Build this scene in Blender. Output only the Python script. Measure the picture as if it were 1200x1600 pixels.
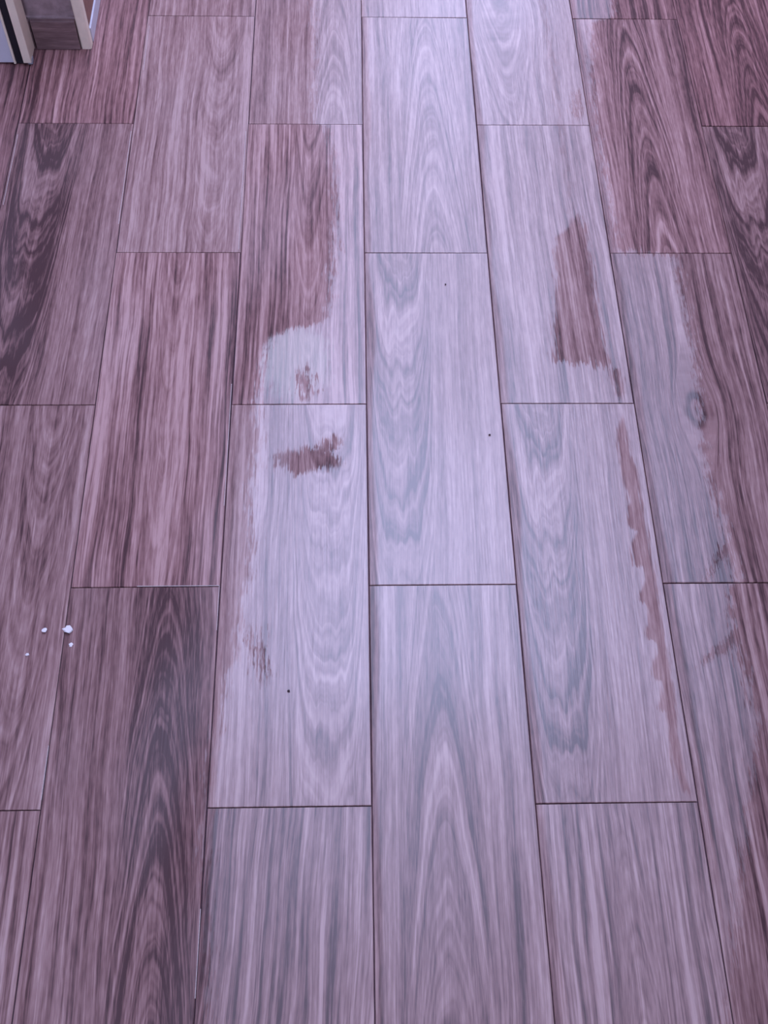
import bpy, bmesh, math, random
from mathutils import Matrix, Vector

# ------------------------------------------------------------------ clear
for o in list(bpy.data.objects):
    bpy.data.objects.remove(o, do_unlink=True)
scene = bpy.context.scene
COL = scene.collection

# ------------------------------------------------------------------ camera
F_PX, CAM_H = 1765.385, 1.36656
FWD = Vector((0.02804903, 0.50538019, -0.86244079))
RGT = Vector((0.99959273, -0.01871743, 0.02154141))
DWN = Vector((-0.00525608, -0.86269376, -0.50569937))
cam_data = bpy.data.cameras.new('camera')
cam = bpy.data.objects.new('camera', cam_data)
COL.objects.link(cam)
up = -DWN
cam.matrix_world = Matrix(((RGT.x, up.x, -FWD.x, 0.0),
                           (RGT.y, up.y, -FWD.y, 0.0),
                           (RGT.z, up.z, -FWD.z, CAM_H),
                           (0, 0, 0, 1)))
cam_data.sensor_fit = 'VERTICAL'
cam_data.sensor_height = 36.0
cam_data.lens = F_PX / 1600.0 * 36.0
cam_data.clip_start = 0.01
scene.camera = cam

# ------------------------------------------------------------------ daylight
world = bpy.data.worlds.new('overcast_sky')
scene.world = world
world.use_nodes = True
bg = world.node_tree.nodes['Background']
bg.inputs['Color'].default_value = (0.548, 0.617, 1.0, 1)
bg.inputs['Strength'].default_value = 9.2

ADDED_DOOR = (0.10, 0.64, 0.0, 1.95, 3.25)       # unseen doorway added for its glare on the floor: x0 x1 z0 z1 y
ADDED_ROOF = (-0.45, 0.86, 0.95, 3.05)             # unseen rooflight added so the film mirrors sky: x0 x1 y0 y1
ADDED_WIN = (-0.95, 0.30, 0.85, 2.15, -1.60)      # unseen window added behind the camera as fill: x0 x1 z0 z1 y

def portal(name, x0, x1, z0, z1, y, toward):
    L = bpy.data.lights.new(name, 'AREA')
    L.shape = 'RECTANGLE'; L.size = x1 - x0; L.size_y = z1 - z0
    L.cycles.is_portal = True
    o = bpy.data.objects.new(name, L); COL.objects.link(o)
    o.location = ((x0 + x1) / 2, y, (z0 + z1) / 2)
    o.rotation_euler = (math.radians(-90 if toward < 0 else 90), 0, 0)
portal('added_doorway_portal', *ADDED_DOOR[:4], ADDED_DOOR[4] + 0.05, -1)
portal('added_window_portal', *ADDED_WIN[:4], ADDED_WIN[4] - 0.05, 1)

L = bpy.data.lights.new('added_rooflight_portal', 'AREA')
L.shape = 'RECTANGLE'; L.size = ADDED_ROOF[1] - ADDED_ROOF[0]; L.size_y = ADDED_ROOF[3] - ADDED_ROOF[2]; L.cycles.is_portal = True
o = bpy.data.objects.new('added_rooflight_portal', L); COL.objects.link(o)
o.location = ((ADDED_ROOF[0] + ADDED_ROOF[1]) / 2, (ADDED_ROOF[2] + ADDED_ROOF[3]) / 2, 2.62)

scene.cycles.max_bounces = 4
scene.cycles.diffuse_bounces = 3
scene.cycles.glossy_bounces = 2

vs = scene.view_settings
vs.view_transform = 'Standard'
vs.look = 'None'
vs.exposure = 0.0
vs.gamma = 1.0
vs.use_curve_mapping = False

# ------------------------------------------------------------------ helpers
def fl(px, py):
    """floor point under a point of the 1200x1600 photograph"""
    v = FWD * F_PX + RGT * (px - 600) + DWN * (py - 800)
    t = CAM_H / -v.z
    return v.x * t, v.y * t

def obj(name, me, mat=None, parent=None, loc=(0, 0, 0), rot=(0, 0, 0)):
    o = bpy.data.objects.new(name, me)
    COL.objects.link(o)
    o.location = loc; o.rotation_euler = rot
    if mat is not None and me is not None and not me.materials:
        me.materials.append(mat)
    if parent is not None:
        o.parent = parent
    return o

def tag(o, label=None, cat=None, group=None, kind=None):
    if label: o['label'] = label
    if cat: o['category'] = cat
    if group: o['group'] = group
    if kind: o['kind'] = kind
    return o

def add_box(bm, x0, x1, y0, y1, z0, z1):
    r = bmesh.ops.create_cube(bm, size=1.0)
    for v in r['verts']:
        v.co = Vector(((x0 + x1) / 2 + v.co.x * (x1 - x0),
                       (y0 + y1) / 2 + v.co.y * (y1 - y0),
                       (z0 + z1) / 2 + v.co.z * (z1 - z0)))
    return r['verts']

def mesh(name, bm, smooth=False):
    me = bpy.data.meshes.new(name)
    bm.normal_update()
    bm.to_mesh(me); bm.free()
    if smooth:
        for p in me.polygons: p.use_smooth = True
    return me

def boxes_mesh(name, boxes, bevel=0.0, seg=2):
    bm = bmesh.new()
    for b in boxes: add_box(bm, *b)
    if bevel:
        bmesh.ops.bevel(bm, geom=list(bm.edges), offset=bevel, segments=seg, profile=0.6, affect='EDGES')
    return mesh(name, bm)

# ---- tiny node expression language
class X:
    def __init__(s, nt, sock): s.nt, s.s = nt, sock
    def _m(s, op, *a, clamp=False):
        n = s.nt.nodes.new('ShaderNodeMath'); n.operation = op; n.use_clamp = clamp
        for k, v in enumerate((s,) + a):
            if isinstance(v, X): s.nt.links.new(v.s, n.inputs[k])
            else: n.inputs[k].default_value = float(v)
        return X(s.nt, n.outputs[0])
    def __add__(s, o): return s._m('ADD', o)
    __radd__ = __add__
    def __sub__(s, o): return s._m('SUBTRACT', o)
    def __rsub__(s, o): return (s * -1.0) + o
    def __mul__(s, o): return s._m('MULTIPLY', o)
    __rmul__ = __mul__
    def __truediv__(s, o): return s._m('DIVIDE', o)
    def abs(s): return s._m('ABSOLUTE')
    def sqrt(s): return s._m('SQRT')
    def exp(s): return s._m('EXPONENT')
    def frac(s): return s._m('FRACT')
    def sin(s): return s._m('SINE')
    def max(s, o): return s._m('MAXIMUM', o)
    def min(s, o): return s._m('MINIMUM', o)
    def sat(s): return s._m('ADD', 0.0, clamp=True)
    def smooth(s, a, b):
        n = s.nt.nodes.new('ShaderNodeMapRange'); n.interpolation_type = 'SMOOTHSTEP'
        s.nt.links.new(s.s, n.inputs[0])
        for k, v in ((1, a), (2, b)):
            if isinstance(v, X): s.nt.links.new(v.s, n.inputs[k])
            else: n.inputs[k].default_value = v
        n.inputs[3].default_value = 0; n.inputs[4].default_value = 1
        return X(s.nt, n.outputs[0])
    def mix(s, o, f):           # s -> o by f
        return s + (o - s) * f
    def curve(s, pts):          # piecewise linear pts [(in,out)], any range
        xs = [p[0] for p in pts]; ys = [p[1] for p in pts]
        x0, x1, y0, y1 = min(xs), max(xs), min(ys) - 1e-6, max(ys) + 1e-6
        n = s.nt.nodes.new('ShaderNodeFloatCurve')
        s.nt.links.new(((s - x0) / (x1 - x0)).sat().s, n.inputs['Value'])
        c = n.mapping.curves[0]
        q = sorted(((a - x0) / (x1 - x0), (b - y0) / (y1 - y0)) for a, b in pts)
        c.points[0].location = q[0]; c.points[1].location = q[-1]
        for a, b in q[1:-1]: c.points.new(a, b)
        for p in c.points: p.handle_type = 'VECTOR'
        n.mapping.update()
        return X(s.nt, n.outputs[0]) * (y1 - y0) + y0

def vec(nt, x, y, z):
    n = nt.nodes.new('ShaderNodeCombineXYZ')
    for k, v in enumerate((x, y, z)):
        if isinstance(v, X): nt.links.new(v.s, n.inputs[k])
        else: n.inputs[k].default_value = v
    return n.outputs[0]

def noise(nt, x, y, z, detail=2.0, rough=0.5, scale=1.0):
    n = nt.nodes.new('ShaderNodeTexNoise')
    n.inputs['Scale'].default_value = scale
    n.inputs['Detail'].default_value = detail
    n.inputs['Roughness'].default_value = rough
    nt.links.new(vec(nt, x, y, z), n.inputs['Vector'])
    return X(nt, n.outputs[0])

def sep(nt, sock):
    n = nt.nodes.new('ShaderNodeSeparateXYZ'); nt.links.new(sock, n.inputs[0])
    return [X(nt, n.outputs[k]) for k in range(3)]

def attr(nt, name):
    n = nt.nodes.new('ShaderNodeAttribute'); n.attribute_type = 'OBJECT'; n.attribute_name = name
    return X(nt, n.outputs['Fac'])

def ramp(nt, fac, stops):
    n = nt.nodes.new('ShaderNodeValToRGB'); e = n.color_ramp.elements
    while len(e) < len(stops): e.new(0.5)
    for k, (p, c) in enumerate(stops):
        e[k].position = p; e[k].color = (*c, 1)
    nt.links.new(fac.s, n.inputs[0])
    return n.outputs[0]

def new_mat(name):
    m = bpy.data.materials.new(name); m.use_nodes = True
    nt = m.node_tree
    return m, nt, nt.nodes['Principled BSDF']

def simple(name, col, rough=0.5, var=0.1, scale=40.0, spec=0.4, bump=0.0):
    m, nt, b = new_mat(name)
    tc = nt.nodes.new('ShaderNodeNewGeometry')
    px, py, pz = sep(nt, tc.outputs['Position'])
    n = noise(nt, px, py, pz, 4, 0.6, scale)
    nt.links.new(ramp(nt, n, [(0.25, tuple(c * (1 - var) for c in col)),
                              (0.75, tuple(min(1, c * (1 + var)) for c in col))]), b.inputs['Base Color'])
    b.inputs['Roughness'].default_value = rough
    b.inputs['Specular IOR Level'].default_value = spec
    if bump:
        bn = nt.nodes.new('ShaderNodeBump'); bn.inputs['Strength'].default_value = bump
        bn.inputs['Distance'].default_value = 0.002
        nt.links.new(n.s, bn.inputs['Height']); nt.links.new(bn.outputs[0], b.inputs['Normal'])
    return m

# ------------------------------------------------------------------ the drying film of water on the tiles (gloss mask in floor metres)
def to_curve(pts):
    return [(fl(x, y)[1], fl(x, y)[0]) for x, y in pts]

LEFT_EDGE = [(478, -60), (484, 0), (492, 60), (488, 120), (490, 190), (506, 200), (518, 250), (523, 330), (520, 400),
             (514, 470), (506, 500), (490, 506), (440, 516), (416, 532), (408, 560), (402, 600), (398, 630),
             (398, 640), (404, 690), (396, 735), (384, 752), (388, 800), (392, 850), (384, 900), (372, 945), (372, 985), (366, 1020),
             (352, 1060), (340, 1110), (334, 1150), (328, 1200), (322, 1255), (318, 1262), (318, 1620)]
RIGHT_EDGE = [(957, -60), (957, 29), (926, 34), (924, 100), (932, 200), (952, 300), (964, 393), (1056, 398), (1064, 450),
              (1082, 520), (1092, 600), (1096, 680), (1104, 730), (1124, 790), (1138, 840), (1148, 880), (1156, 910),
              (1134, 918), (1142, 950), (1148, 985), (1156, 1010), (1162, 1050), (1178, 1100), (1188, 1140), (1170, 1260), (1130, 1620)]
PATCH_L = [(895, 338), (892, 352), (868, 372), (868, 420), (870, 470), (863, 520), (868, 556), (872, 566), (925, 568), (928, 574), (955, 577), (958, 600), (964, 618), (978, 622)]
PATCH_R = [(897, 338), (912, 352), (918, 372), (926, 420), (934, 470), (942, 520), (950, 556), (951, 566), (953, 568), (954, 574), (966, 577), (972, 600), (974, 618), (976, 622)]
STRIP_L = [(976, 640), (966, 668), (964, 690), (968, 720), (976, 760), (984, 786), (979, 796), (979, 812), (986, 826), (996, 830), (987, 850), (985, 858), (990, 884),
           (1005, 887), (1008, 905), (999, 928), (1000, 940), (1013, 944), (1012, 965), (1007, 985), (1011, 1000), (1025, 1004), (1026, 1020), (1018, 1045),
           (1021, 1060), (1034, 1064), (1034, 1084), (1027, 1106), (1042, 1112), (1044, 1150), (1050, 1185), (1066, 1235), (1080, 1250)]
STRIP_R = [(974, 640), (977, 668), (984, 700), (998, 740), (1003, 780), (1008, 810), (1014, 850), (1022, 890), (1028, 915), (1034, 960), (1040, 1000),
           (1048, 1050), (1055, 1100), (1062, 1150), (1070, 1200), (1076, 1235), (1078, 1250)]
SPOTS = [  # px, py, half width m, half length m, lean, strength : dry spots in the film
    (903, 163, 0.008, 0.042, 0.06, 1.0), (478, 598, 0.012, 0.034, -0.15, 0.9), (492, 716, 0.036, 0.020, -0.8, 1.0), (515, 694, 0.016, 0.014, 0.3, 1.0),
    (468, 724, 0.020, 0.020, 0.0, 1.0), (442, 718, 0.012, 0.018, 0.0, 0.8),
    (403, 1024, 0.007, 0.045, -0.2, 0.9), (1118, 880, 0.004, 0.030, 0.62, 0.9), (1136, 855, 0.005, 0.022, 0.62, 0.9),
    (1112, 1022, 0.005, 0.016, 0.9, 0.8), (1134, 1012, 0.008, 0.012, 0.9, 0.8), (1148, 994, 0.010, 0.012, 0.5, 0.9)]

def film_group():
    ng = bpy.data.node_groups.new('drying_water_film', 'ShaderNodeTree')
    ng.interface.new_socket('Film', in_out='OUTPUT', socket_type='NodeSocketFloat')
    ng.interface.new_socket('PuddleSheen', in_out='OUTPUT', socket_type='NodeSocketFloat')
    out = ng.nodes.new('NodeGroupOutput')
    g = ng.nodes.new('ShaderNodeNewGeometry')
    px, py, pz = sep(ng, g.outputs['Position'])
    rag = noise(ng, px * 330, py * 22, 3.1, 2, 0.8) - 0.5          # ragged along the grain
    blob = noise(ng, px * 55, py * 40, 7.7, 2, 0.65) - 0.5
    x = px + rag * 0.060 + blob * 0.030 + (noise(ng, px * 700, py * 60, 9.0, 2, 0.7) - 0.5) * 0.05
    y = py + blob * 0.030 + rag * 0.05
    d_l = x - y.curve(to_curve(LEFT_EDGE))
    d_r = y.curve(to_curve(RIGHT_EDGE)) - x
    main = d_l.smooth(-0.006, 0.010) * d_r.smooth(-0.004, 0.006)
    xs = px + rag * 0.024; ys = py + blob * 0.010 + rag * 0.020
    xp = px + rag * 0.05 + blob * 0.015; yp = py + blob * 0.03 + rag * 0.06
    def lr(L, R, w, a, c):
        return (a - c.curve(to_curve(L))).smooth(-w, w) * (c.curve(to_curve(R)) - a).smooth(-w, w)
    dry = (lr(PATCH_L, PATCH_R, 0.006, xp, yp)).max(lr(STRIP_L, STRIP_R, 0.003, xs, ys))
    for (a, b, hw, hl, lean, st) in SPOTS:
        fx, fy = fl(a, b)
        dy = y - fy
        dx = (x - fx) - dy * lean
        r = ((dx / hw) * (dx / hw) + (dy / hl) * (dy / hl)).sqrt()
        dry = dry.max((1.0 - r.smooth(0.75, 1.15)) * st)
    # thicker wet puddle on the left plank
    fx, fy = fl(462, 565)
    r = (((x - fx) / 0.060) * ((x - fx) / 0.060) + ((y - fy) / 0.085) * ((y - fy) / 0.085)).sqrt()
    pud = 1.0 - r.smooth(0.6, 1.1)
    # mop marks: film thins out in broad wipes
    wipe = noise(ng, px * 9, py * 5, 1.3, 0, 0.5)
    near = py.smooth(0.40, 0.60) * 0.30 + 0.70                     # dries out towards the near end
    far = 1.0 - py.smooth(1.0, 1.9) * 0.22
    film = main * (1.0 - dry) * (wipe * 0.30 + 0.86) * near * far
    resid = noise(ng, px * 7 + 4.0, py * 2.5, 5.5, 1, 0.6).smooth(0.42, 0.66) * 0.26 * (1.0 - px.smooth(0.05, 0.30))
    film = film.max(resid * (1.0 - dry))
    film = (film + pud * main * (1.0 - dry) * 0.25).sat()
    ng.links.new(film.s, out.inputs[0])
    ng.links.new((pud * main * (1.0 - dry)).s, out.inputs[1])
    return ng
FILM = film_group()

# ------------------------------------------------------------------ printed wood-look tile
def plank_material():
    m, nt, b = new_mat('wood_look_tile')
    tc = nt.nodes.new('ShaderNodeTexCoord')
    lx, ly, lz = sep(nt, tc.outputs['Object'])
    A = {k: attr(nt, k) for k in ('seed', 'cath_x', 'cath_dir', 'cath_k', 'cath_w', 'cath_amt', 'lean', 'streak', 'tone', 'red', 'knot_x', 'knot_y', 'knot_r', 'heart', 'cath_u')}
    sd = A['seed']
    # flow round a knot
    kx = lx - A['knot_x']; ky = ly - A['knot_y']
    kr2 = (kx * kx + ky * ky * 0.20).sqrt()
    e = ((ky * ky * -1.0) / (A['knot_r'] * A['knot_r'] * 9.0 + 1e-5)).exp()
    side = kx / (kx.abs() + 0.003)
    flow = side * ((kx * kx - A['knot_r'] * A['knot_r'] * e * 1.3).max(0.0)).sqrt() + A['knot_x']
    wob = noise(nt, lx * 14, ly * 5, sd, 1, 0.5) - 0.5
    x = flow + A['lean'] * ly + wob * 0.012
    # straight streaks
    s1 = noise(nt, x * 62, ly * 1.1, sd + 3.0, 3, 0.66)
    s2 = noise(nt, x * 170, ly * 3.0, sd + 9.0, 3, 0.6)
    st = ((s1 - 0.5) * 1.35 + (s2 - 0.5) * 1.35) * A['streak'] + 0.5
    # cathedral figure
    zig = noise(nt, lx * 58, ly * 6, sd + 5.0, 1, 0.5) - 0.5
    dx = lx - A['cath_x'] + A['lean'] * ly + wob * 0.010
    ad = dx.abs()
    par = A['cath_k'] * 1.7 * dx * dx / (ad * 9.0 + 1.0)
    phi = ly + A['cath_dir'] * par.mix(dx * dx * dx * dx * 52000.0, A['cath_u']) + zig * (A['cath_u'] * 0.065 + 0.05)
    c1 = noise(nt, phi * 11.0, dx * 3, sd + 1.0, 3, 0.6)
    c2 = noise(nt, phi * 40.0, dx * 5, sd + 2.0, 2, 0.5)
    line = (phi * 14.0 + c1 * 2.2 + sd).frac()
    line = line.smooth(0.0, 0.75) * (1.0 - line.smooth(0.88, 1.0))
    ca = (c1 - 0.5) * 1.35 + (c2 - 0.5) * 0.85 + (line - 0.45) * 0.16 + 0.5 + (s2 - 0.5) * 0.5
    wc = (1.0 - ad.smooth(A['cath_w'] * 0.7, A['cath_w'] * 1.35)) * A['cath_amt']
    v = st.mix(ca, wc)
    v = v - A['heart'] * wc * 0.34 * (noise(nt, dx * 30, ly * 3.5, sd + 6.0, 1) * 1.6 - 0.1)
    # fine fibre
    fib = noise(nt, x * 620, ly * 16, sd, 2, 0.6) - 0.5
    fib2 = noise(nt, x * 260, ly * 40, sd + 4.0, 2, 0.6) - 0.5
    v = v + fib * 0.62 + fib2 * 0.44
    # knot
    kn = (1.0 - kr2.smooth(A['knot_r'] * 0.25, A['knot_r'] * 1.0))
    ring = noise(nt, kr2 * 170, sd, 0.5, 0) - 0.62
    v = v + kn * (ring * 1.2 - 0.10)
    v = (v - 0.5) * 1.32 + A['tone']
    col = ramp(nt, v, [(0.0, (0.075, 0.034, 0.037)), (0.34, (0.22, 0.115, 0.112)), (0.62, (0.34, 0.20, 0.19)), (0.97, (0.50, 0.335, 0.315))])
    hs = nt.nodes.new('ShaderNodeMix'); hs.data_type = 'RGBA'; hs.blend_type = 'MULTIPLY'; hs.inputs[0].default_value = 1.0
    nt.links.new(col, hs.inputs[6])
    cc = nt.nodes.new('ShaderNodeCombineColor')
    nt.links.new((A['red'] * 0.10 + 1.0).s, cc.inputs[0])
    nt.links.new((A['red'] * -0.12 + 1.0).s, cc.inputs[1])
    nt.links.new((A['red'] * -0.10 + 1.0).s, cc.inputs[2])
    nt.links.new(cc.outputs[0], hs.inputs[7])
    film = nt.nodes.new('ShaderNodeGroup'); film.node_tree = FILM
    so = nt.nodes.new('ShaderNodeMix'); so.data_type = 'RGBA'         # pale base colour painting the puddle's brighter sheen
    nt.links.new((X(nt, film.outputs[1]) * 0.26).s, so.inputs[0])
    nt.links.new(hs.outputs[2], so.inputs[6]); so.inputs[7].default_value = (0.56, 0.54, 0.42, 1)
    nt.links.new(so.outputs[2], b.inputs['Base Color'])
    fm = X(nt, film.outputs[0])
    rim = noise(nt, lx * 40, ly * 6, sd + 8.0, 0) * 0.016 - 0.100
    fm = fm * ((lx - rim).smooth(-0.001, 0.006) * 0.55 + 0.45)
    b.inputs['Roughness'].default_value = 0.6
    b.inputs['Specular IOR Level'].default_value = 0.22
    nt.links.new((fm * 0.98).s, b.inputs['Coat Weight'])
    b.inputs['Coat Roughness'].default_value = 0.44
    b.inputs['Coat IOR'].default_value = 2.1
    # moulded relief of the glaze
    bn = nt.nodes.new('ShaderNodeBump')
    bn.inputs['Strength'].default_value = 0.16; bn.inputs['Distance'].default_value = 0.0008
    nt.links.new(noise(nt, lx * 420, ly * 16, sd, 0, 0.5).s, bn.inputs['Height'])
    nt.links.new(bn.outputs[0], b.inputs['Normal'])
    nt.links.new(bn.outputs[0], b.inputs['Coat Normal'])
    return m
M_PLANK = plank_material()
M_GROUT = simple('dark_grout', (0.075, 0.045, 0.06), 0.9, 0.4, 200, 0.2)
M_PALE = simple('pale_grout_and_glint', (0.55, 0.46, 0.44), 0.8, 0.2, 400, 0.3, 0.3)
M_PLASTER = simple('mauve_bare_plaster', (0.34, 0.25, 0.25), 0.85, 0.35, 45, 0.2, 0.4)
M_WHITE = simple('white_wall_paint', (0.78, 0.76, 0.75), 0.7, 0.04, 12)
M_CREAM = simple('cream_paint', (0.86, 0.74, 0.58), 0.45, 0.06, 60)
M_LILAC = simple('pale_lacquer', (0.62, 0.62, 0.68), 0.35, 0.04, 20)
M_BLACK = simple('black_rubber', (0.012, 0.010, 0.016), 0.6, 0.3, 120)
M_STEEL = simple('grey_steel', (0.36, 0.36, 0.40), 0.4, 0.2, 120)
M_WOODB = simple('brown_wood_strip', (0.26, 0.12, 0.09), 0.6, 0.3, 80)
M_BROWNWALL = simple('added_brown_wall', (0.16, 0.09, 0.07), 0.6, 0.2, 8)
M_STONE = simple('terrace_concrete', (0.45, 0.43, 0.42), 0.85, 0.15, 20)

# ------------------------------------------------------------------ floor: bed of dark grout, planks laid half-bond on it
W, L = 0.2, 0.6
GX, GY = -0.377896, 0.386551
TH = 0.003
floor = obj('floor', boxes_mesh('floor', [(-1.75, 1.75, -1.75, 3.35, -0.10, -TH)]), M_GROUT)
tag(floor, 'purplish brown wood-look tile floor laid in staggered planks with a drying wet sheen', kind='structure')

def plank_mesh():
    bm = bmesh.new()
    add_box(bm, -W / 2 + 0.0006, W / 2 - 0.0006, -L / 2 + 0.0006, L / 2 - 0.0006, -TH, 0.0)
    top = [e for e in bm.edges if all(v.co.z > -0.001 for v in e.verts)]
    bmesh.ops.bevel(bm, geom=top, offset=0.0009, segments=2, profile=0.5, affect='EDGES')
    return mesh('plank', bm)
PM = plank_mesh()
PM.materials.append(M_PLANK)

BASE = dict(seed=0.0, cath_x=0.0, cath_dir=1.0, cath_k=60.0, cath_w=0.03, cath_amt=0.0, lean=0.0, streak=1.0, tone=0.5, red=0.0,
            knot_x=0.5, knot_y=0.5, knot_r=0.01, heart=0.0, cath_u=0.0)
U_PRINT = dict(cath_x=-0.048, cath_dir=-1.0, cath_k=150.0, cath_w=0.048, cath_amt=1.0, streak=0.55, lean=-0.02, heart=0.55, seed=11.3, cath_u=0.9)
# seen planks: (column left of seam, row of its near joint) -> print
PRINTS = {
    (-1, 4): dict(seed=2.1, streak=1.1, tone=0.42, red=0.5),
    (-1, 2): dict(U_PRINT, tone=0.48, heart=1.1, cath_x=-0.04, cath_w=0.055),
    (-1, 0): dict(seed=5.2, streak=0.8, tone=0.52, cath_x=0.045, cath_dir=-1.0, cath_k=110.0, cath_w=0.035, cath_amt=0.7, heart=0.4),
    (-1, -2): dict(seed=6.9, streak=1.0, tone=0.50),
    (0, 5): dict(seed=7.7, streak=0.7, tone=0.58),
    (0, 3): dict(seed=8.4, streak=0.75, tone=0.66, cath_x=0.045, cath_dir=-1.0, cath_k=70.0, cath_w=0.032, cath_amt=0.55),
    (0, 1): dict(seed=9.6, streak=1.45, tone=0.56, red=0.35, cath_x=0.005, cath_dir=-1.0, cath_k=190.0, cath_w=0.03, cath_amt=0.55, lean=0.01),
    (0, -1): dict(seed=10.9, streak=0.8, tone=0.45, cath_x=0.042, cath_dir=1.0, cath_k=120.0, cath_w=0.045, cath_amt=1.0, heart=1.0, lean=0.03),
    (1, 4): dict(seed=12.4, streak=0.75, tone=0.56, cath_x=0.05, cath_dir=1.0, cath_k=130.0, cath_w=0.03, cath_amt=0.7),
    (1, 2): dict(seed=13.8, streak=1.4, tone=0.55, red=0.3, cath_x=0.01, cath_dir=-1.0, cath_k=170.0, cath_w=0.028, cath_amt=0.6),
    (1, 0): dict(seed=14.5, streak=0.9, tone=0.54, cath_x=0.045, cath_dir=-1.0, cath_k=70.0, cath_w=0.052, cath_amt=1.0, cath_u=0.8),
    (1, -2): dict(seed=15.7, streak=1.1, tone=0.47, lean=-0.06),
    (2, 5): dict(seed=16.2, streak=0.7, tone=0.56),
    (2, 3): dict(seed=17.4, streak=0.8, tone=0.55, cath_x=0.018, cath_dir=1.0, cath_k=130.0, cath_w=0.055, cath_amt=0.95, heart=0.3),
    (2, 1): dict(U_PRINT, tone=0.56),
    (2, -1): dict(seed=19.3, streak=0.95, tone=0.50, cath_x=-0.012, cath_dir=1.0, cath_k=120.0, cath_w=0.045, cath_amt=1.0, heart=0.25, lean=-0.01),
    (3, 4): dict(seed=20.8, streak=0.6, tone=0.56, knot_x=-0.035, knot_y=-0.005, knot_r=0.032, cath_x=-0.035, cath_dir=-1.0, cath_k=90.0, cath_w=0.045, cath_amt=0.7),
    (3, 2): dict(seed=21.5, streak=0.95, tone=0.56, lean=0.02),
    (3, 0): dict(U_PRINT, tone=0.58, heart=0.7),
    (3, -2): dict(seed=23.9, streak=1.15, tone=0.53, cath_x=0.0, cath_dir=1.0, cath_k=170.0, cath_w=0.025, cath_amt=0.6),
    (4, 5): dict(seed=24.3, streak=1.1, tone=0.36, red=0.5),  # right columns: brown tiles, tones lowered further to paint dimmer light there
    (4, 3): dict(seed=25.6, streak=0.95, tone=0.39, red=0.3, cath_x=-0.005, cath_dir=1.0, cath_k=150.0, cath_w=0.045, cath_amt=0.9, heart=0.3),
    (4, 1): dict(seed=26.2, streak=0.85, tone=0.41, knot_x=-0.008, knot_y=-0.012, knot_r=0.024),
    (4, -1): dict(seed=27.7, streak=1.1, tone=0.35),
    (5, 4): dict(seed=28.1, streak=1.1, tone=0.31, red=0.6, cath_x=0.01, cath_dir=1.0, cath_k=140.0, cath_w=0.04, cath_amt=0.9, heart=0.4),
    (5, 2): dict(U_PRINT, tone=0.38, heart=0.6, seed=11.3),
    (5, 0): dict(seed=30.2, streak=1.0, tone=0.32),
    (-2, 5): dict(seed=31.2, streak=1.1, tone=0.42, red=0.5),
    (-2, 3): dict(seed=32.4, streak=1.1, tone=0.42, red=0.5),
}
ROW_DY = {0: 0.0, 1: -0.0005, 2: 0.0003, 3: 0.0012, 4: 0.0028, 5: -0.0036}
rnd = random.Random(4)
prints_list = [v for k, v in sorted(PRINTS.items())]
for i in range(-7, 11):
    for j in range(-8, 11):
        if (j - i) % 2 == 0: continue
        x0 = GX + W * i
        y0 = GY + 0.3 * j + ROW_DY.get(j, 0.0)
        y1 = GY + 0.3 * (j + 2) + ROW_DY.get(j + 2, 0.0)
        if x0 > 1.7 or x0 + W < -1.7 or y0 > 3.3 or y1 < -1.7: continue
        P = dict(BASE)
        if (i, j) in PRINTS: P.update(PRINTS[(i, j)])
        else:
            P.update(rnd.choice(prints_list)); P['seed'] = rnd.uniform(40, 90); P['tone'] = rnd.uniform(0.42, 0.56)
        o = obj('plank', PM, None, floor, (x0 + W / 2, (y0 + y1) / 2, rnd.uniform(-0.0002, 0.0002)),
                (math.radians(rnd.uniform(-0.05, 0.05)), math.radians(rnd.uniform(-0.12, 0.12)), math.radians(rnd.uniform(-0.08, 0.08))))
        o.scale = (1, (y1 - y0) / L, 1)
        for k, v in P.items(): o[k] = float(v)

# pale grout left in a few joints; some strips paint highlights on tile edges
def residue_glint(p0, p1, w=0.0009):
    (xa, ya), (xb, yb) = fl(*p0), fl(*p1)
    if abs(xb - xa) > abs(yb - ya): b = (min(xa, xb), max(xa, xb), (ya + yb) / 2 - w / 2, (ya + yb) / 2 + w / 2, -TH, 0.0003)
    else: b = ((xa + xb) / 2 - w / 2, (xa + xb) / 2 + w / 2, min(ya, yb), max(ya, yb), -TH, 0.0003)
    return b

# ------------------------------------------------------------------ room shell
def wall(name, boxes, mat, label):
    o = obj(name, boxes_mesh(name, boxes), mat)
    tag(o, label, kind='structure')
    return o
YW = 1.797
XC = -0.475
wall('wall_left', [(-1.75, -1.6, -1.75, YW + 0.0, 0.0, 2.5)], M_WHITE, 'white side wall left of the photographer')
wall('added_wall_right', [(0.90, 1.75, -1.75, 3.35, 0.0, 2.5)], M_BROWNWALL, 'added brown wall, unseen at right, keeping light off the right side')  # unseen wall set close and dark to dim the right side
wall('wall_corner', [(-1.75, XC - 0.002, YW, 3.35, 0.0, 2.5)], M_PLASTER, 'bare mauve plaster wall above the tile skirting in the top left corner')
dx0, dx1, dz0, dz1, dy = ADDED_DOOR
wall('wall_far', [(XC - 0.002, dx0, dy, dy + 0.1, 0, 2.5), (dx1, 1.6, dy, dy + 0.1, 0, 2.5), (dx0, dx1, dy, dy + 0.1, dz1, 2.5)], M_WHITE,
     'white far wall with an open doorway added for daylight')
wx0, wx1, wz0, wz1, wy = ADDED_WIN
wall('wall_back', [(-1.6, wx0, wy - 0.15, wy, 0, 2.5), (wx1, 1.6, wy - 0.15, wy, 0, 2.5), (wx0, wx1, wy - 0.15, wy, 0, wz0), (wx0, wx1, wy - 0.15, wy, wz1, 2.5)],
     M_WHITE, 'white wall with an added fill window behind the photographer')
rx0, rx1, ry0, ry1 = ADDED_ROOF
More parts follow.
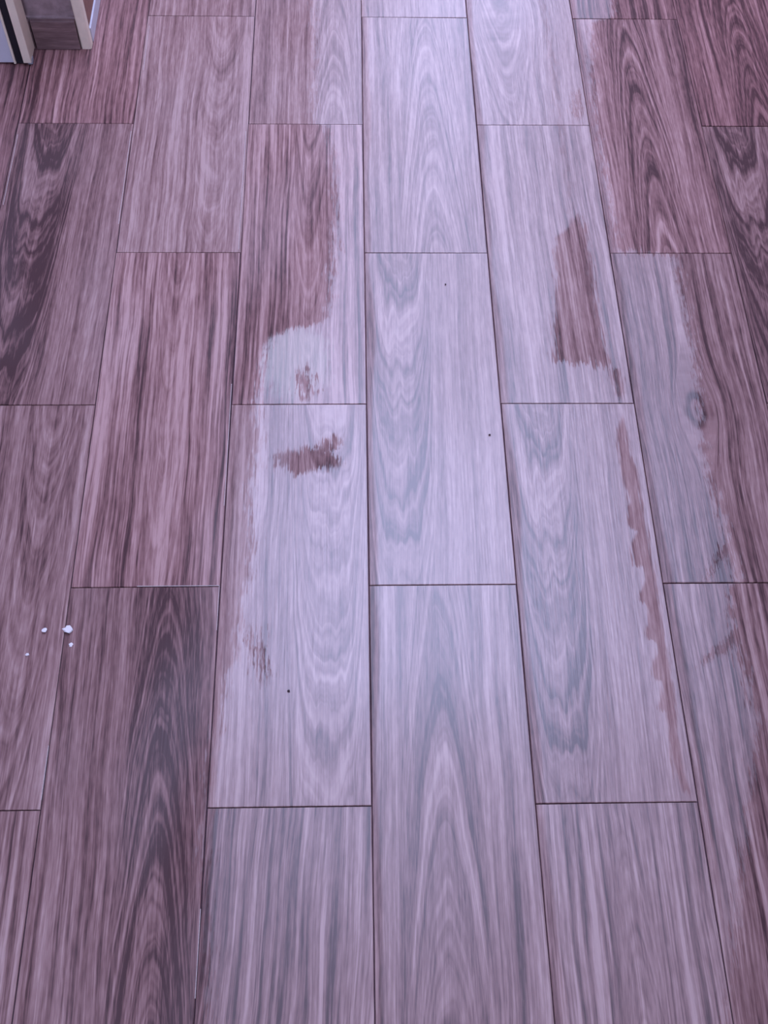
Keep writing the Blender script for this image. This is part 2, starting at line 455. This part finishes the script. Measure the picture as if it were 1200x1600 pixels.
wall('ceiling', [(-1.75, 1.75, -1.75, ry0, 2.5, 2.6), (-1.75, 1.75, ry1, 3.35, 2.5, 2.6), (-1.75, rx0, ry0, ry1, 2.5, 2.6), (rx1, 1.75, ry0, ry1, 2.5, 2.6)], M_WHITE, 'white ceiling over the room')
fr = obj('added_doorway', boxes_mesh('added_doorway_frame', [(dx0, dx0 + 0.04, dy, dy + 0.1, 0, dz1), (dx1 - 0.04, dx1, dy, dy + 0.1, 0, dz1), (dx0, dx1, dy, dy + 0.1, dz1 - 0.04, dz1)], 0.003), M_CREAM)
tag(fr, 'cream frame of an unseen doorway added for daylight', kind='structure')
wf = obj('added_window', boxes_mesh('added_window_frame', [(wx0, wx0 + 0.05, wy - 0.1, wy - 0.05, wz0, wz1), (wx1 - 0.05, wx1, wy - 0.1, wy - 0.05, wz0, wz1),
                                                 (wx0, wx1, wy - 0.1, wy - 0.05, wz0, wz0 + 0.05), (wx0, wx1, wy - 0.1, wy - 0.05, wz1 - 0.05, wz1),
                                                 (-0.35, -0.30, wy - 0.1, wy - 0.05, wz0, wz1)], 0.003), M_CREAM)
tag(wf, 'cream frame of an added fill window behind the photographer', kind='structure')
rf = obj('added_rooflight', boxes_mesh('added_rooflight_frame', [(rx0, rx0 + 0.03, ry0, ry1, 2.5, 2.64), (rx1 - 0.03, rx1, ry0, ry1, 2.5, 2.64),
                                                    (rx0, rx1, ry0, ry0 + 0.03, 2.5, 2.64), (rx0, rx1, ry1 - 0.03, ry1, 2.5, 2.64)]), M_CREAM)
tag(rf, 'cream frame of an unseen rooflight added to the ceiling', kind='structure')
te = obj('ground_terrace', boxes_mesh('ground_terrace', [(-3, 3, 3.35, 5.5, -0.15, -0.05)]), M_STONE)
tag(te, 'concrete terrace outside the added doorway', kind='structure')

# tile skirting at the foot of the corner wall
SK = dict(BASE, seed=33.3, streak=0.9, tone=0.44)
def skirt(x0, x1):
    w = x1 - x0
    me = boxes_mesh('skirting_tile', [(-w / 2, w / 2, -0.0045, 0.0045, -0.029, 0.029)], 0.0012)
    m = M_SKIRT
    return obj('skirting_tile', me, m, base, ((x0 + x1) / 2, 1.7875, 0.0295))
def skirt_material():
    m, nt, b = new_mat('wood_look_skirting_tile')
    tc = nt.nodes.new('ShaderNodeTexCoord')
    lx, ly, lz = sep(nt, tc.outputs['Object'])
    s = noise(nt, lx * 14, lz * 110, 1.0, 4, 0.6) + (noise(nt, lx * 60, lz * 500, 2.0, 2) - 0.5) * 0.3
    nt.links.new(ramp(nt, s, [(0.25, (0.10, 0.055, 0.055)), (0.55, (0.20, 0.125, 0.12)), (0.8, (0.30, 0.20, 0.19))]), b.inputs['Base Color'])
    b.inputs['Roughness'].default_value = 0.5
    return m
M_SKIRT = skirt_material()
base = obj('baseboard_left', boxes_mesh('skirting_mortar', [(-1.6, XC - 0.016, 1.7922, YW, 0.0, 0.061)]), M_PLASTER)
tag(base, 'low skirting of brown wood-look tile at the foot of the corner wall', kind='structure')
skirt(-0.5705, XC - 0.0165)
xx = -0.5725
while xx > -1.55:
    skirt(xx - 0.30, xx); xx -= 0.302

# cream corner post with a pale base strip returning along the passage
bm = bmesh.new()
add_box(bm, -0.4905, XC + 0.003, 1.7855, YW + 0.010, 0.0, 2.1)
bmesh.ops.bevel(bm, geom=[e for e in bm.edges if abs(e.verts[0].co.z - e.verts[1].co.z) > 1], offset=0.004, segments=3, profile=0.5, affect='EDGES')
post = obj('trim_1', mesh('corner_post', bm), M_CREAM)
tag(post, 'cream rounded corner post at the end of the tile skirting', kind='structure')
rs = obj('trim_2', boxes_mesh('brown_wood_strip', [(XC - 0.002, XC + 0.001, YW + 0.010, 3.25, 0.028, 2.1)], 0.0005, 1), M_WOODB)
tag(rs, 'brown panel on the passage side of the cream corner post', kind='structure')
rb = obj('baseboard_passage', boxes_mesh('baseboard_passage', [(XC - 0.002, XC + 0.004, YW + 0.010, 3.25, 0.0, 0.028)], 0.001), M_LILAC)
tag(rb, 'thin pale base strip running along the passage behind the cream corner post', kind='structure')

# ------------------------------------------------------------------ white cabinet edge in the top left corner
cab = obj('tall_cabinet', None, None, None, (-0.85, 1.77, 0))
tag(cab, 'white cabinet with black door seal and cream side panel in the top left corner', 'cabinet')
def part(name, boxes, mat, bevel=0.001, parent=cab):
    me = boxes_mesh(name, [(a + 0.85, b + 0.85, c - 1.77, d - 1.77, e, f) for a, b, c, d, e, f in boxes], bevel)
    return obj(name, me, mat, parent)
part('door', [(-1.15, -0.6055, 1.742, 1.760, 0.004, 1.9)], M_LILAC, 0.002)
part('edge_strip', [(-0.6055, -0.6015, 1.740, 1.760, 0.003, 1.9)], M_CREAM, 0.0005)
part('door_seal', [(-0.6015, -0.5875, 1.7425, 1.760, 0.002, 1.9)], M_BLACK, 0.001)
part('side_panel', [(-0.5875, -0.5735, 1.738, 1.782, 0.006, 1.9)], M_CREAM, 0.0015)
part('body', [(-1.15, -0.5875, 1.760, 1.782, 0.004, 1.9)], M_WHITE, 0.001)
part('foot', [(-0.5815, -0.5725, 1.742, 1.756, 0.0, 0.010)], M_STEEL, 0.002)

# ------------------------------------------------------------------ pale joint strips, crumbs and specks
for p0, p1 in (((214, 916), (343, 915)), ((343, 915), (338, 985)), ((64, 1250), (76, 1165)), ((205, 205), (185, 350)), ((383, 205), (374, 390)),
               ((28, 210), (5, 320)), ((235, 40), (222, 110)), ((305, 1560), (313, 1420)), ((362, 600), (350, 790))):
    me = boxes_mesh('grout_residue_glint', [residue_glint(p0, p1)])
    obj('grout_residue_glint', me, M_PALE, floor)

def crumb(px, py, r, label, mat, name, cat, seed, flat=0.6):
    bm = bmesh.new()
    bmesh.ops.create_icosphere(bm, subdivisions=2, radius=1.0)
    rr = random.Random(seed)
    ph = [rr.uniform(0, 6.28) for _ in range(6)]
    for v in bm.verts:
        c = v.co.copy()
        k = 1 + 0.28 * math.sin(3 * c.x + ph[0]) * math.sin(4 * c.y + ph[1]) + 0.22 * math.sin(5 * c.z + ph[2]) + rr.uniform(-0.12, 0.12)
        v.co = Vector((c.x * r * k * (1 + 0.3 * math.sin(ph[3])), c.y * r * k, c.z * r * k * flat))
    zmin = min(v.co.z for v in bm.verts)
    for v in bm.verts: v.co.z -= zmin
    X_, Y_ = fl(px, py)
    o = obj(name, mesh(name, bm), mat, None, (X_, Y_, 0.0001))
    tag(o, label, cat)
M_CRUMB = simple('white_plaster', (0.90, 0.86, 0.86), 0.85, 0.08, 900, 0.3, 0.3)
M_DIRT = simple('dark_dirt', (0.05, 0.03, 0.035), 0.9, 0.2, 900)
crumb(107, 985, 0.0045, 'largest white plaster crumb beside the left plank joint', M_CRUMB, 'plaster_crumb', 'crumb', 1)
crumb(70, 986, 0.0030, 'white plaster crumb left of the largest crumb, across the joint', M_CRUMB, 'plaster_crumb', 'crumb', 2)
crumb(111, 1008, 0.0026, 'thin white plaster flake just below the largest crumb', M_CRUMB, 'plaster_crumb', 'crumb', 3, 0.35)
crumb(43, 1023, 0.0018, 'tiny white plaster crumb lowest and farthest left of the crumbs', M_CRUMB, 'plaster_crumb', 'crumb', 4)
crumb(696, 445, 0.0014, 'tiny dark dirt speck on the upper part of the pale centre plank', M_DIRT, 'dirt_speck', 'dirt', 5)
crumb(765, 680, 0.0014, 'tiny dark dirt speck near the right edge of the pale centre plank', M_DIRT, 'dirt_speck', 'dirt', 6)
crumb(451, 1080, 0.0018, 'small dark dirt speck on the plank left of centre, low down', M_DIRT, 'dirt_speck', 'dirt', 7)
